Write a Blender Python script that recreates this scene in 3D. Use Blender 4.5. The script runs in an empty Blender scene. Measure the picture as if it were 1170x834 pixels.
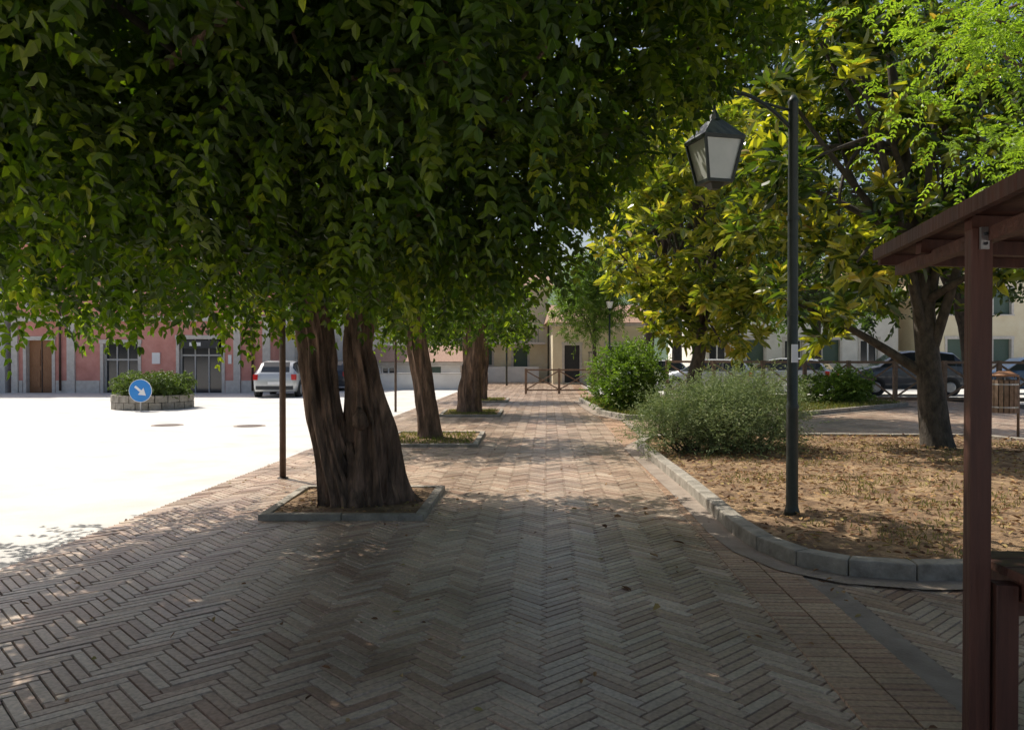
import bpy, math, random
import numpy as np
from mathutils import Vector, Matrix, noise
random.seed(7); rng=np.random.default_rng(7)
sc=bpy.context.scene
sc.view_settings.view_transform='Standard'
sc.view_settings.look='None'
sc.view_settings.exposure=0

# ------------------------------------------------------------ materials
def newmat(name):
    m=bpy.data.materials.new(name); m.use_nodes=True
    nt=m.node_tree; b=nt.nodes['Principled BSDF']; return m,nt,b
def N(nt,t,**k):
    n=nt.nodes.new(t)
    for a,v in k.items(): setattr(n,a,v)
    return n
def surf(name,c1,c2,scale=5,rough=0.8,bump=0.3,bscale=None,stretch=(1,1,1),metal=0,c3=None,bdist=0.02,coat=0):
    m,nt,b=newmat(name)
    tc=N(nt,'ShaderNodeTexCoord'); mp=N(nt,'ShaderNodeMapping'); mp.inputs['Scale'].default_value=stretch
    nt.links.new(tc.outputs['Object'],mp.inputs[0])
    n=N(nt,'ShaderNodeTexNoise'); n.inputs['Scale'].default_value=scale; n.inputs['Detail'].default_value=7; n.inputs['Roughness'].default_value=.65
    nt.links.new(mp.outputs[0],n.inputs[0])
    r=N(nt,'ShaderNodeValToRGB'); r.color_ramp.elements[0].position=.32; r.color_ramp.elements[1].position=.68
    r.color_ramp.elements[0].color=(*c1,1); r.color_ramp.elements[1].color=(*c2,1)
    if c3:
        e=r.color_ramp.elements.new(.5); e.color=(*c3,1)
    nt.links.new(n.outputs[0],r.inputs[0]); nt.links.new(r.outputs[0],b.inputs['Base Color'])
    b.inputs['Roughness'].default_value=rough; b.inputs['Metallic'].default_value=metal
    b.inputs['Coat Weight'].default_value=coat
    if bump:
        n2=N(nt,'ShaderNodeTexNoise'); n2.inputs['Scale'].default_value=bscale or scale*4; n2.inputs['Detail'].default_value=6
        nt.links.new(mp.outputs[0],n2.inputs[0])
        bp=N(nt,'ShaderNodeBump'); bp.inputs['Strength'].default_value=bump; bp.inputs['Distance'].default_value=bdist
        nt.links.new(n2.outputs[0],bp.inputs['Height']); nt.links.new(bp.outputs[0],b.inputs['Normal'])
    return m
def leafmat(name,cols,trans=0.4,tcol=(1.3,1.4,.5),rough=.45,spec=.4):
    m,nt,b=newmat(name)
    at=N(nt,'ShaderNodeAttribute',attribute_name='rnd')
    r=N(nt,'ShaderNodeValToRGB')
    r.color_ramp.elements[0].color=(*cols[0],1); r.color_ramp.elements[1].color=(*cols[-1],1)
    for i,c in enumerate(cols[1:-1]):
        e=r.color_ramp.elements.new((i+1)/(len(cols)-1)); e.color=(*c,1)
    nt.links.new(at.outputs['Fac'],r.inputs[0]); nt.links.new(r.outputs[0],b.inputs['Base Color'])
    b.inputs['Roughness'].default_value=rough; b.inputs['Specular IOR Level'].default_value=spec
    mu=N(nt,'ShaderNodeMixRGB',blend_type='MULTIPLY'); mu.inputs[0].default_value=1
    mu.inputs[2].default_value=(*tcol,1); nt.links.new(r.outputs[0],mu.inputs[1])
    t=N(nt,'ShaderNodeBsdfTranslucent'); nt.links.new(mu.outputs[0],t.inputs[0])
    mx=N(nt,'ShaderNodeMixShader'); mx.inputs[0].default_value=trans
    nt.links.new(b.outputs[0],mx.inputs[1]); nt.links.new(t.outputs[0],mx.inputs[2])
    nt.links.new(mx.outputs[0],nt.nodes['Material Output'].inputs[0])
    return m
def brickmat(name,cols,rough=.42):
    m,nt,b=newmat(name)
    at=N(nt,'ShaderNodeAttribute',attribute_name='rnd')
    r=N(nt,'ShaderNodeValToRGB')
    r.color_ramp.elements[0].color=(*cols[0],1); r.color_ramp.elements[1].color=(*cols[-1],1)
    for i,c in enumerate(cols[1:-1]):
        e=r.color_ramp.elements.new((i+1)/(len(cols)-1)); e.color=(*c,1)
    nt.links.new(at.outputs['Fac'],r.inputs[0])
    tc=N(nt,'ShaderNodeTexCoord')
    n=N(nt,'ShaderNodeTexNoise'); n.inputs['Scale'].default_value=1.1; n.inputs['Detail'].default_value=8
    nt.links.new(tc.outputs['Object'],n.inputs[0])
    rr=N(nt,'ShaderNodeValToRGB'); rr.color_ramp.elements[0].position=.32; rr.color_ramp.elements[1].position=.66
    rr.color_ramp.elements[0].color=(.60,.58,.56,1); rr.color_ramp.elements[1].color=(1.12,1.10,1.06,1)
    nt.links.new(n.outputs[0],rr.inputs[0])
    mu=N(nt,'ShaderNodeMixRGB',blend_type='MULTIPLY'); mu.inputs[0].default_value=1
    nt.links.new(r.outputs[0],mu.inputs[1]); nt.links.new(rr.outputs[0],mu.inputs[2])
    n2=N(nt,'ShaderNodeTexNoise'); n2.inputs['Scale'].default_value=45; n2.inputs['Detail'].default_value=6
    nt.links.new(tc.outputs['Object'],n2.inputs[0])
    r3=N(nt,'ShaderNodeValToRGB'); r3.color_ramp.elements[0].position=.35; r3.color_ramp.elements[1].position=.6
    r3.color_ramp.elements[0].color=(.70,.70,.70,1); r3.color_ramp.elements[1].color=(1.05,1.05,1.05,1)
    nt.links.new(n2.outputs[0],r3.inputs[0])
    mu2=N(nt,'ShaderNodeMixRGB',blend_type='MULTIPLY'); mu2.inputs[0].default_value=1
    nt.links.new(mu.outputs[0],mu2.inputs[1]); nt.links.new(r3.outputs[0],mu2.inputs[2])
    nt.links.new(mu2.outputs[0],b.inputs['Base Color'])
    rm=N(nt,'ShaderNodeMapRange'); rm.inputs[3].default_value=rough-.1; rm.inputs[4].default_value=rough+.15
    nt.links.new(n.outputs[0],rm.inputs[0]); nt.links.new(rm.outputs[0],b.inputs['Roughness'])
    b.inputs['Specular IOR Level'].default_value=.65
    bp=N(nt,'ShaderNodeBump'); bp.inputs['Strength'].default_value=.25; bp.inputs['Distance'].default_value=.01
    nt.links.new(n2.outputs[0],bp.inputs['Height']); nt.links.new(bp.outputs[0],b.inputs['Normal'])
    return m
def glassmat(name,c=(.02,.025,.03),rough=.08):
    m,nt,b=newmat(name); b.inputs['Base Color'].default_value=(*c,1); b.inputs['Roughness'].default_value=rough
    b.inputs['Specular IOR Level'].default_value=.8
    return m

M={}
M['piazza']=surf('piazza_paving',(.52,.50,.47),(.70,.68,.64),scale=.9,rough=.8,bump=.3,bscale=40,c3=(.62,.60,.56))
M['mortar']=surf('mortar',(.05,.042,.034),(.11,.09,.075),scale=8,rough=.95,bump=.4)
M['brick']=brickmat('paving_brick',[(.39,.25,.18),(.52,.38,.28),(.63,.51,.395),(.52,.355,.255)],.36)
M['brick2']=brickmat('band_brick',[(.43,.25,.16),(.54,.375,.245),(.48,.295,.19)],.5)
M['conc']=surf('kerb_stone',(.20,.175,.14),(.42,.375,.31),scale=6,rough=.85,bump=.5,bscale=40,c3=(.31,.28,.23))
M['gutter']=surf('gutter_concrete',(.23,.18,.14),(.36,.295,.235),scale=4,rough=.85,bump=.4,bscale=50)
M['soil']=surf('dry_soil',(.10,.055,.028),(.42,.285,.155),scale=4,rough=.95,bump=.9,bscale=30,c3=(.23,.145,.078),bdist=.04)
M['bark']=surf('bark',(.045,.030,.022),(.36,.225,.155),scale=9,rough=.9,bump=1.0,bscale=14,stretch=(1,1,.2),c3=(.17,.11,.075),bdist=.10)
M['bark2']=surf('bark_grey',(.03,.025,.02),(.11,.09,.07),scale=12,rough=.9,bump=.7,bscale=25,stretch=(1,1,.5))
M['green_metal']=surf('green_painted_metal',(.018,.026,.020),(.03,.042,.033),scale=20,rough=.45,bump=.1)
M['lamp_glass']=surf('lantern_glass',(.62,.65,.58),(.74,.76,.69),scale=3,rough=.3,bump=0)
M['wood']=surf('stained_wood',(.055,.019,.012),(.125,.044,.026),scale=14,rough=.55,bump=.5,bscale=30,stretch=(1,1,.08))
M['woodh']=surf('stained_wood_boards',(.06,.022,.014),(.15,.058,.036),scale=14,rough=.6,bump=.5,bscale=30,stretch=(.1,1,1))
M['fence']=surf('fence_wood',(.15,.10,.065),(.28,.19,.13),scale=12,rough=.8,bump=.3)
M['rust']=surf('brown_metal',(.05,.03,.02),(.09,.055,.04),scale=10,rough=.6,bump=.2)
M['steel']=surf('steel',(.4,.4,.4),(.5,.5,.5),scale=10,rough=.35,bump=0,metal=.8)
M['pink']=surf('pink_plaster',(.53,.22,.175),(.68,.34,.28),scale=1.5,rough=.9,bump=.2,bscale=60,c3=(.62,.28,.23))
M['cream']=surf('cream_plaster',(.72,.62,.42),(.80,.72,.53),scale=1.5,rough=.9,bump=.2,bscale=60)
M['white']=surf('white_plaster',(.66,.64,.60),(.80,.78,.74),scale=1.5,rough=.9,bump=.2,bscale=60)
M['grey']=surf('grey_plaster',(.45,.44,.42),(.56,.55,.53),scale=1.5,rough=.9,bump=.2,bscale=60)
M['trim']=surf('stone_trim',(.52,.48,.43),(.66,.62,.57),scale=6,rough=.8,bump=.2)
M['brown']=surf('brown_door',(.25,.11,.05),(.36,.18,.08),scale=8,rough=.6,bump=.2,stretch=(4,4,.5))
M['dark']=surf('dark_paint',(.02,.022,.025),(.035,.037,.04),scale=5,rough=.5,bump=0)
M['shutter']=surf('shutter_paint',(.06,.10,.08),(.09,.14,.11),scale=5,rough=.6,bump=0,stretch=(1,1,20))
M['glass']=glassmat('window_glass')
M['tile']=surf('roof_tile',(.30,.17,.12),(.48,.32,.24),scale=9,rough=.9,bump=.8,bscale=12,stretch=(3,1,1))
M['blue']=surf('blue_sign_paint',(.02,.22,.62),(.025,.26,.68),scale=2,rough=.4,bump=0)
M['signwhite']=surf('white_paint',(.78,.78,.78),(.82,.82,.82),scale=2,rough=.4,bump=0)
M['tyre']=surf('tyre',(.015,.015,.015),(.03,.03,.03),scale=5,rough=.85,bump=0)
M['red']=surf('tail_light',(.45,.01,.01),(.5,.02,.02),scale=5,rough=.2,bump=0)
M['hills']=surf('hill_green',(.07,.11,.07),(.12,.17,.11),scale=.06,rough=1,bump=0)
M['grass']=leafmat('grass_blades',[(.09,.13,.02),(.18,.21,.05),(.30,.26,.10)],.3)
M['drygrass']=leafmat('dry_grass_blades',[(.30,.24,.09),(.20,.22,.06),(.42,.34,.16)],.3,(1,1,.8))
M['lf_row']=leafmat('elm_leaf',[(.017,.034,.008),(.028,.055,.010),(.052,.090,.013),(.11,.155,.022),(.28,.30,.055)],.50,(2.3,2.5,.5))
M['lf_mag']=leafmat('magnolia_leaf',[(.04,.075,.018),(.085,.14,.028),(.22,.27,.045),(.48,.46,.10),(.30,.19,.07)],.45,(1.8,1.75,.4),.25,.6)  # bright yellow stop paints the sunlit look into some of the leaves
M['lf_mag2']=leafmat('magnolia_leaf_green',[(.020,.040,.012),(.03,.062,.016),(.07,.11,.025),(.34,.35,.06),(.32,.20,.08)],.42,(2.4,2.3,.45),.25,.7)  # dark greens, with backlit yellow highlights painted in as a ramp stop
M['lf_lime']=leafmat('robinia_leaf',[(.14,.24,.03),(.21,.33,.045),(.31,.43,.07)],.55,(1.6,1.6,.5))
M['lf_dark']=leafmat('distant_leaf',[(.03,.05,.02),(.05,.085,.03),(.11,.15,.04)],.35)
M['lf_lav']=leafmat('lavender_leaf',[(.12,.16,.07),(.22,.28,.13),(.40,.42,.24)],.25,(1.1,1.2,.7),.7)
M['lf_bush']=leafmat('bush_leaf',[(.06,.12,.02),(.14,.23,.04),(.26,.36,.07)],.42)
M['lf_hedge']=leafmat('hedge_leaf',[(.05,.09,.02),(.10,.15,.035),(.16,.21,.05)],.35)
M['lf_dry']=leafmat('dry_leaf',[(.09,.04,.02),(.24,.12,.055),(.42,.26,.12),(.34,.28,.09)],.15,(1,1,1),.8)

# ------------------------------------------------------------ builders
def link(o,parent=None):
    sc.collection.objects.link(o)
    if parent: o.parent=parent
    return o
def group(name,loc=(0,0,0),rz=0):
    e=bpy.data.objects.new(name,None); e.empty_display_size=.3; e.location=loc; e.rotation_euler=(0,0,rz)
    return link(e)
class MB:
    def __init__(s): s.v=[];s.f=[];s.m=[];s.mats=[];s.sm=[];s.M=Matrix.Identity(4)
    def mi(s,k):
        if k not in s.mats: s.mats.append(k)
        return s.mats.index(k)
    def add(s,vs,fs,mat,smooth=False):
        b=len(s.v); i=s.mi(mat)
        s.v+=[tuple(s.M@Vector(p)) for p in vs]
        for f in fs: s.f.append([b+q for q in f]); s.m.append(i); s.sm.append(smooth)
    def box(s,x0,x1,y0,y1,z0,z1,mat):
        vs=[(x0,y0,z0),(x1,y0,z0),(x1,y1,z0),(x0,y1,z0),(x0,y0,z1),(x1,y0,z1),(x1,y1,z1),(x0,y1,z1)]
        s.add(vs,[(0,3,2,1),(4,5,6,7),(0,1,5,4),(1,2,6,5),(2,3,7,6),(3,0,4,7)],mat)
    def tube(s,pts,rad,seg,mat,amp=0,smooth=True,cap=True,nf=3.0):
        pts=[Vector(p) for p in pts]; vs=[];n=len(pts)
        ref=Vector((1,0,0))
        for i,p in enumerate(pts):
            t=(pts[min(i+1,n-1)]-pts[max(i-1,0)])
            if t.length<1e-6:t=Vector((0,0,1))
            t.normalize()
            a=ref-t*ref.dot(t)
            if a.length<.1: a=Vector((0,1,0))-t*t.y
            a.normalize(); b=t.cross(a); ref=a
            for k in range(seg):
                an=2*math.pi*k/seg; r=rad[i]
                if amp:
                    c,s2=math.cos(an),math.sin(an)
                    r*=1+amp*(noise.noise(Vector((c*nf,s2*nf,p.z*.8+p.x)))-.6*abs(noise.noise(Vector((c*nf*2.3,s2*nf*2.3,p.z*1.3+5)))))
                vs.append(p+(a*math.cos(an)+b*math.sin(an))*r)
        fs=[]
        for i in range(n-1):
            for k in range(seg):
                k2=(k+1)%seg; fs.append((i*seg+k,i*seg+k2,(i+1)*seg+k2,(i+1)*seg+k))
        if cap:
            fs.append(tuple(range(seg))[::-1]); fs.append(tuple((n-1)*seg+k for k in range(seg)))
        s.add(vs,fs,mat,smooth)
    def beam(s,p,q,w,h,mat):
        p=Vector(p);q=Vector(q);t=(q-p).normalized(); up=Vector((0,0,1))
        if abs(t.z)>.95: up=Vector((0,1,0))
        a=t.cross(up).normalized()*w/2; b=a.normalized().cross(t)*h/2
        vs=[p-a-b,p+a-b,p+a+b,p-a+b,q-a-b,q+a-b,q+a+b,q-a+b]
        s.add(vs,[(0,1,2,3),(7,6,5,4),(0,4,5,1),(1,5,6,2),(2,6,7,3),(3,7,4,0)],mat)
    def obj(s,name,parent=None,bevel=0,loc=None,rz=0):
        me=bpy.data.meshes.new(name); me.from_pydata(s.v,[],s.f); me.update()
        for k in s.mats: me.materials.append(M[k])
        me.polygons.foreach_set('material_index',s.m); me.polygons.foreach_set('use_smooth',s.sm)
        o=bpy.data.objects.new(name,me); link(o,parent)
        if loc: o.location=loc
        o.rotation_euler=(0,0,rz)
        if bevel:
            b=o.modifiers.new('b','BEVEL'); b.width=bevel; b.segments=2; b.limit_method='ANGLE'
        return o
def smoothpath(pts,rad,n=24):
    P=[Vector(p) for p in pts]; out=[];ro=[]
    for j in range(n+1):
        t=j/n*(len(P)-1); i=min(int(t),len(P)-2); f=t-i
        p0=P[max(i-1,0)];p1=P[i];p2=P[i+1];p3=P[min(i+2,len(P)-1)]
        out.append(.5*((2*p1)+(p2-p0)*f+(2*p0-5*p1+4*p2-p3)*f*f+(3*p1-p0-3*p2+p3)*f**3))
        ro.append(rad[i]*(1-f)+rad[i+1]*f)
    return out,ro
def rawmesh(name,V,F,nper,rnd,mat,parent=None):
    n,k,_=V.shape; F=np.array(F); nf,fl=F.shape
    me=bpy.data.meshes.new(name)
    me.vertices.add(n*k); me.vertices.foreach_set('co',V.reshape(-1).astype(np.float32))
    idx=(F[None,:,:]+(np.arange(n)*k)[:,None,None]).reshape(-1)
    me.loops.add(len(idx)); me.loops.foreach_set('vertex_index',idx.astype(np.int32))
    me.polygons.add(n*nf); me.polygons.foreach_set('loop_start',(np.arange(n*nf)*fl).astype(np.int32))
    me.update(calc_edges=True); me.validate()
    me.polygons.foreach_set('use_smooth',np.zeros(len(me.polygons),bool))
    a=me.attributes.new('rnd','FLOAT','POINT'); a.data.foreach_set('value',np.repeat(rnd,k).astype(np.float32))
    me.materials.append(M[mat])
    o=bpy.data.objects.new(name,me); return link(o,parent)
def norm(a): return a/np.maximum(np.linalg.norm(a,axis=1,keepdims=True),1e-9)
def leaves(name,P,A,Nn,L,W,mat,rnd,parent=None,fold=.25,droop=.15):
    n=len(P); A=norm(A); S=norm(np.cross(A,Nn)); Nn=np.cross(S,A)
    L=np.asarray(L).reshape(-1,1)*np.ones((n,1)); W=np.asarray(W).reshape(-1,1)*np.ones((n,1))
    V=np.empty((n,6,3))
    V[:,0]=P; V[:,1]=P+A*L*.3+S*W*.5+Nn*W*fold; V[:,2]=P+A*L*.68+S*W*.4+Nn*(W*fold-L*droop*.5)
    V[:,3]=P+A*L-Nn*L*droop; V[:,4]=P+A*L*.68-S*W*.4+Nn*(W*fold-L*droop*.5); V[:,5]=P+A*L*.3-S*W*.5+Nn*W*fold
    return rawmesh(name,V,[(0,1,2,3),(0,3,4,5)],6,rnd,mat,parent)
def sprig_leaves(name,C,rc,nspr,nl,sl,L,W,mat,parent,flat=.55,droop=.35,up=.15,clumprnd=.5,jit=.5,keep=None,pinnate=False):
    K=len(C); n=K*nspr
    cen=np.repeat(C,nspr,axis=0); cr=np.repeat(rng.random(K),nspr)
    rcx=np.repeat(rc*(.6+.8*rng.random(K)),nspr)[:,None]
    d=norm(rng.normal(size=(n,3))); off=d*rng.random((n,1))**.45*rcx; off[:,2]*=flat
    st=cen+off
    dr=norm(d+rng.normal(size=(n,3))*.5+np.array([0,0,up])); 
    side=norm(np.cross(dr,np.array([0,0,1.])+rng.normal(size=(n,3))*.3))
    sprn=norm(np.cross(side,dr)); sprn*=np.sign(sprn[:,2:3]+1e-6)
    sr=rng.random(n)
    slen=sl*(.6+.8*rng.random((n,1)))
    P=[];A=[];Nn=[];R=[];S=[]
    for k in range(nl):
        if pinnate:
            tk=.15+.85*((k//2)/max(1,(nl-1)//2)); sg=1 if k%2 else -1; last=(k==nl-1)
            sz=1.0-.35*abs(tk-.55)
        else:
            tk=.05+.95*k/(nl-1); sg=1 if k%2 else -1; last=(k==nl-1); sz=1
        p=st+dr*slen*tk; p[:,2]-=droop*slen[:,0]*tk**2
        tang=dr.copy(); tang[:,2]-=2*droop*tk; tang=norm(tang)
        a=tang*(1.0 if last else .55)+side*sg*(0 if last else .85)+rng.normal(size=(n,3))*jit*.5; a[:,2]-=droop*(.3 if pinnate else .4+.8*tk)
        nn=(sprn if pinnate else np.array([0,0,1.]))+rng.normal(size=(n,3))*jit
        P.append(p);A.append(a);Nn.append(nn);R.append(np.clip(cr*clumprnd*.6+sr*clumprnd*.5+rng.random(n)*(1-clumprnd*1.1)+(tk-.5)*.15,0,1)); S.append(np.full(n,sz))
    P=np.concatenate(P);A=np.concatenate(A);Nn=np.concatenate(Nn);R=np.concatenate(R);S=np.concatenate(S)
    if keep is not None:
        m=keep(P); P=P[m];A=A[m];Nn=Nn[m];R=R[m];S=S[m]
    s=((.8+.4*rng.random(len(P))) if pinnate else (.65+.6*rng.random(len(P))))*S
    return leaves(name,P,A,Nn,L*s,W*s,mat,R,parent)
def sample(fn,lo,hi,n,mind=0):
    out=[];lo=np.array(lo);hi=np.array(hi)
    while len(out)<n:
        q=lo+(hi-lo)*rng.random((4000,3))
        for p in q:
            if fn(*p): out.append(p)
            if len(out)>=n: break
    return np.array(out)
def ell(c,r,zmin=-9,hollow=0.0):
    def f(x,y,z):
        q=((x-c[0])/r[0])**2+((y-c[1])/r[1])**2+((z-c[2])/r[2])**2
        return z>zmin and hollow<q<1+.25*noise.noise(Vector((x*.7,y*.7,z*.7)))
    return f

# ------------------------------------------------------------ layout helpers
TH=math.atan(.045)
def path(u,v): return np.array([u*math.cos(TH)+v*math.sin(TH),-u*math.sin(TH)+v*math.cos(TH)])

mb=MB(); mb.add([(-400,-300,0),(400,-300,0),(400,500,0),(-400,500,0)],[(0,1,2,3)],'piazza'); mb.obj('ground')
def pathquad(mb,u0,u1,v0,v1,z,mat):
    c=[path(u0,v0),path(u1,v0),path(u1,v1),path(u0,v1)]
    mb.add([(p[0],p[1],z) for p in c],[(0,1,2,3)],mat)
UL=-4.1; UR=1.5
mb=MB(); pathquad(mb,UL,2.0,-3,52,.004,'mortar'); pathquad(mb,2.0,16,-3,34,.004,'mortar'); mb.obj('pavement_bed')
def brick_boxes(C,ang,L,W,z,h=.007):
    n=len(C); ca,sa=np.cos(ang),np.sin(ang)
    def cor(l,w,zz):
        out=np.empty((n,4,3))
        for i,(sx,sy) in enumerate([(-1,-1),(1,-1),(1,1),(-1,1)]):
            out[:,i,0]=C[:,0]+ca*sx*l-sa*sy*w; out[:,i,1]=C[:,1]+sa*sx*l+ca*sy*w; out[:,i,2]=zz
        return out
    lo=cor(L/2-.003,W/2-.003,z-.006); hi=cor(L/2-.0065,W/2-.0065,z+h)
    tl=rng.normal(size=(n,2))*.0008
    hj=rng.normal(size=n)*.0012
    hi[:,:,2]+=hj[:,None]
    for i,(sx,sy) in enumerate([(-1,-1),(1,-1),(1,1),(-1,1)]): hi[:,i,2]+=sx*tl[:,0]+sy*tl[:,1]
    V=np.concatenate([hi,lo],axis=1)
    return V,[(0,1,2,3),(4,5,1,0),(5,6,2,1),(6,7,3,2),(7,4,0,3)]
def herring(name,regions):
    W=.064;k=5;L=W*k
    i=np.arange(-1500,1500)[:,None]; j=np.arange(-130,130)[None,:]
    X=(i+2*k*j).astype(float); Y=(i+0*j).astype(float)
    Hc=np.stack([X+k/2,Y+.5],-1).reshape(-1,2); Vc=np.stack([X+.5,Y+1+k/2],-1).reshape(-1,2)
    C=np.concatenate([Hc,Vc])*W; A=np.concatenate([np.zeros(len(Hc)),np.full(len(Vc),math.pi/2)])
    r=math.pi/4; u=C[:,0]*math.cos(r)-C[:,1]*math.sin(r); v=C[:,0]*math.sin(r)+C[:,1]*math.cos(r)
    m=np.zeros(len(u),bool)
    for (a,b,c,d) in regions: m|=(u>a)&(u<b)&(v>c)&(v<d)
    u=u[m];v=v[m];A=A[m]+r-TH
    x=u*math.cos(TH)+v*math.sin(TH); y=-u*math.sin(TH)+v*math.cos(TH)
    V,F=brick_boxes(np.stack([x,y],1),A,L,W,.009)
    rawmesh(name,V,F,8,rng.random(len(x)),'brick')
herring('brick_pavement',[(UL,UR,1.0,50),(2.0,6.5,1.0,6.2),(2.0,14.5,13.0,33)])
def band(name,u0,nu,bl,v0,v1,bw=.066,mat='brick2'):
    C=[];
    for a in range(nu):
        vs=np.arange(v0,v1,bw)
        for v in vs: C.append(path(u0+bl*(a+.5),v))
    C=np.array(C); V,F=brick_boxes(C,np.full(len(C),-TH),bl,bw,.018)
    rawmesh(name,V,F,8,rng.random(len(C)),mat)
band('brick_border',1.36,2,.24,1,50)
mb=MB(); pathquad(mb,1.37,1.84,.8,50.2,.0145,'mortar'); pathquad(mb,1.84,2.02,.8,50,.0165,'gutter'); mb.obj('pavement_edging')

def offset(poly,d):
    n=len(poly);out=[]
    for i in range(n):
        p0=Vector(poly[i-1]);p1=Vector(poly[i]);p2=Vector(poly[(i+1)%n])
        e1=(p1-p0).normalized();e2=(p2-p1).normalized()
        n1=Vector((e1.y,-e1.x));n2=Vector((e2.y,-e2.x)); m=(n1+n2); m=m/max(.3,m.dot(n1))
        out.append(p1+m*d)
    return out
def resample(poly,step):
    out=[];n=len(poly)
    for i in range(n):
        a=Vector(poly[i]);b=Vector(poly[(i+1)%n]); k=max(1,round((b-a).length/step))
        for j in range(k): out.append(tuple(a+(b-a)*j/k))
    return out
def inpoly(x,y,poly):
    c=False;n=len(poly)
    for i in range(n):
        x1,y1=poly[i];x2,y2=poly[i-1]
        if (y1>y)!=(y2>y) and x<(x2-x1)*(y-y1)/(y2-y1)+x1: c=not c
    return c
def kerb(name,poly,w,h,gutter=True,parent=None,step=.8):
    P=resample(poly,step); a=offset(P,w/2); b=offset(P,-w/2); n=len(P); mb=MB()
    for i in range(n):
        j=(i+1)%n; e=.003
        def lp(p,q,t): return p+(q-p)*t
        L=(a[i]-a[j]).length; t=e/max(L,.02)
        q=[lp(a[i],a[j],t),lp(a[i],a[j],1-t),lp(b[i],b[j],1-t),lp(b[i],b[j],t)]
        dz=random.uniform(-.003,.003)
        mb.add([(p.x,p.y,-.01) for p in q]+[(p.x,p.y,h+dz) for p in q],[(0,3,2,1),(4,5,6,7),(0,1,5,4),(1,2,6,5),(2,3,7,6),(3,0,4,7)],'conc')
    o=mb.obj(name,parent,bevel=.012)
    if gutter:
        c=offset(P,w/2+.2); mb=MB()
        for i in range(n):
            j=(i+1)%n
            mb.add([(a[i].x,a[i].y,.034),(c[i].x,c[i].y,.032),(c[j].x,c[j].y,.032),(a[j].x,a[j].y,.034)],[(0,1,2,3)],'gutter')
        mb.obj('gutter',None)
def soil(name,poly,z,amp=.05,cell=.07,mat='soil'):
    xs=[p[0] for p in poly];ys=[p[1] for p in poly]
    nx=int((max(xs)-min(xs))/cell)+1;ny=int((max(ys)-min(ys))/cell)+1
    mb=MB();id={}
    def vid(i,j):
        if (i,j) not in id:
            x=min(xs)+i*cell;y=min(ys)+j*cell
            id[(i,j)]=len(vs); vs.append((x,y,z+amp*(noise.noise(Vector((x*.8,y*.8,0)))+.4*noise.noise(Vector((x*5,y*5,3))))))
        return id[(i,j)]
    vs=[];fs=[]
    for i in range(nx):
        for j in range(ny):
            if inpoly(min(xs)+(i+.5)*cell,min(ys)+(j+.5)*cell,poly):
                fs.append((vid(i,j),vid(i+1,j),vid(i+1,j+1),vid(i,j+1)))
    mb.add(vs,fs,mat,True); return mb.obj(name)
bed1=[(2.20,13.6),(2.12,9.2),(2.03,7.0),(2.06,6.4),(2.2,5.95),(2.45,5.7),(2.85,5.58),(3.7,5.6),(9.4,5.9),(9.6,6.5),(9.4,13.6),(8.8,14.9),(3.2,15.1),(2.5,14.5)]
bed2=[(7.3,20.6),(12.6,25.2),(12.2,28.5),(8,28.5),(6.8,23)]
bed3=[(2.45,28),(2.5,21.5),(2.9,19.9),(4.5,19.5),(6,22),(5.5,28)]
for nm,b,cl in (('kerb',bed1,.07),('kerb',bed2,.12),('kerb',bed3,.12)):
    kerb(nm,b,.15,.15); soil('garden_soil',b,.10,cell=cl)
pl=[(-2.42,7.68,-.90,9.35),(-2.3,13.9,-.65,16.2),(-1.9,20.9,-.35,23.2),(-1.75,27.5,-.2,29.8)]
for (a,b,c,d) in pl:
    q=[(a,b),(c,b),(c+.05,d),(a-.03,d)]
    kerb('tree_pit_kerb',q,.10,.075,gutter=False); soil('tree_pit_soil',q,.055,amp=.02,cell=.06)

for (x,y) in ((-8.1,18.5),(-6.1,18.3),(-5.2,21.5)):
    mb=MB(); mb.tube([(x,y,-.01),(x,y,.006)],[.36,.36],28,'gutter',smooth=False); mb.tube([(x,y,0),(x,y,.010)],[.28,.28],28,'rust',smooth=False); mb.obj('manhole_cover')

# ------------------------------------------------------------ trees
def limb(mb,p,q,r0,r1,mat,sag=.3,seg=8,n=10):
    p=Vector(p);q=Vector(q);mid=(p+q)/2+Vector((random.uniform(-.3,.3),random.uniform(-.3,.3),sag))*min(1,(q-p).length/3)
    pts,rd=smoothpath([p,mid,q],[r0,(r0+r1)/2,r1],n); mb.tube(pts,rd,seg,mat)
g=group('elm_tree')
mb=MB()
pts,rd=smoothpath([(-1.48,8.45,-.05),(-1.50,8.45,.12),(-1.51,8.45,.45),(-1.53,8.45,.85),(-1.59,8.45,1.35),(-1.64,8.45,1.8),(-1.5,8.5,2.5),(-1.1,8.6,3.4),(-.9,8.6,4.6)],[.42,.34,.28,.23,.17,.145,.13,.12,.06],90)
mb.tube(pts,rd,64,'bark',amp=.65,nf=4.4)
pts,rd=smoothpath([(-1.72,8.32,-.05),(-1.76,8.32,.15),(-1.87,8.32,.5),(-1.97,8.32,.9),(-2.04,8.32,1.4),(-2.08,8.32,1.9),(-2.3,8.3,2.7),(-2.9,8.1,3.6),(-3.3,8,4.5)],[.31,.245,.185,.165,.16,.175,.14,.11,.06],90)
mb.tube(pts,rd,60,'bark',amp=.65,nf=4.4)
mb.tube([(-1.60,8.25,.84),(-1.57,8.17,.91),(-1.58,8.15,.98),(-1.60,8.22,1.07)],[.02,.08,.075,.02],14,'bark',amp=.4)
mb.tube([(-1.30,8.35,-.02),(-1.33,8.33,.15),(-1.40,8.35,.4),(-1.44,8.38,.8)],[.16,.13,.10,.05],14,'bark',amp=.4)
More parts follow.
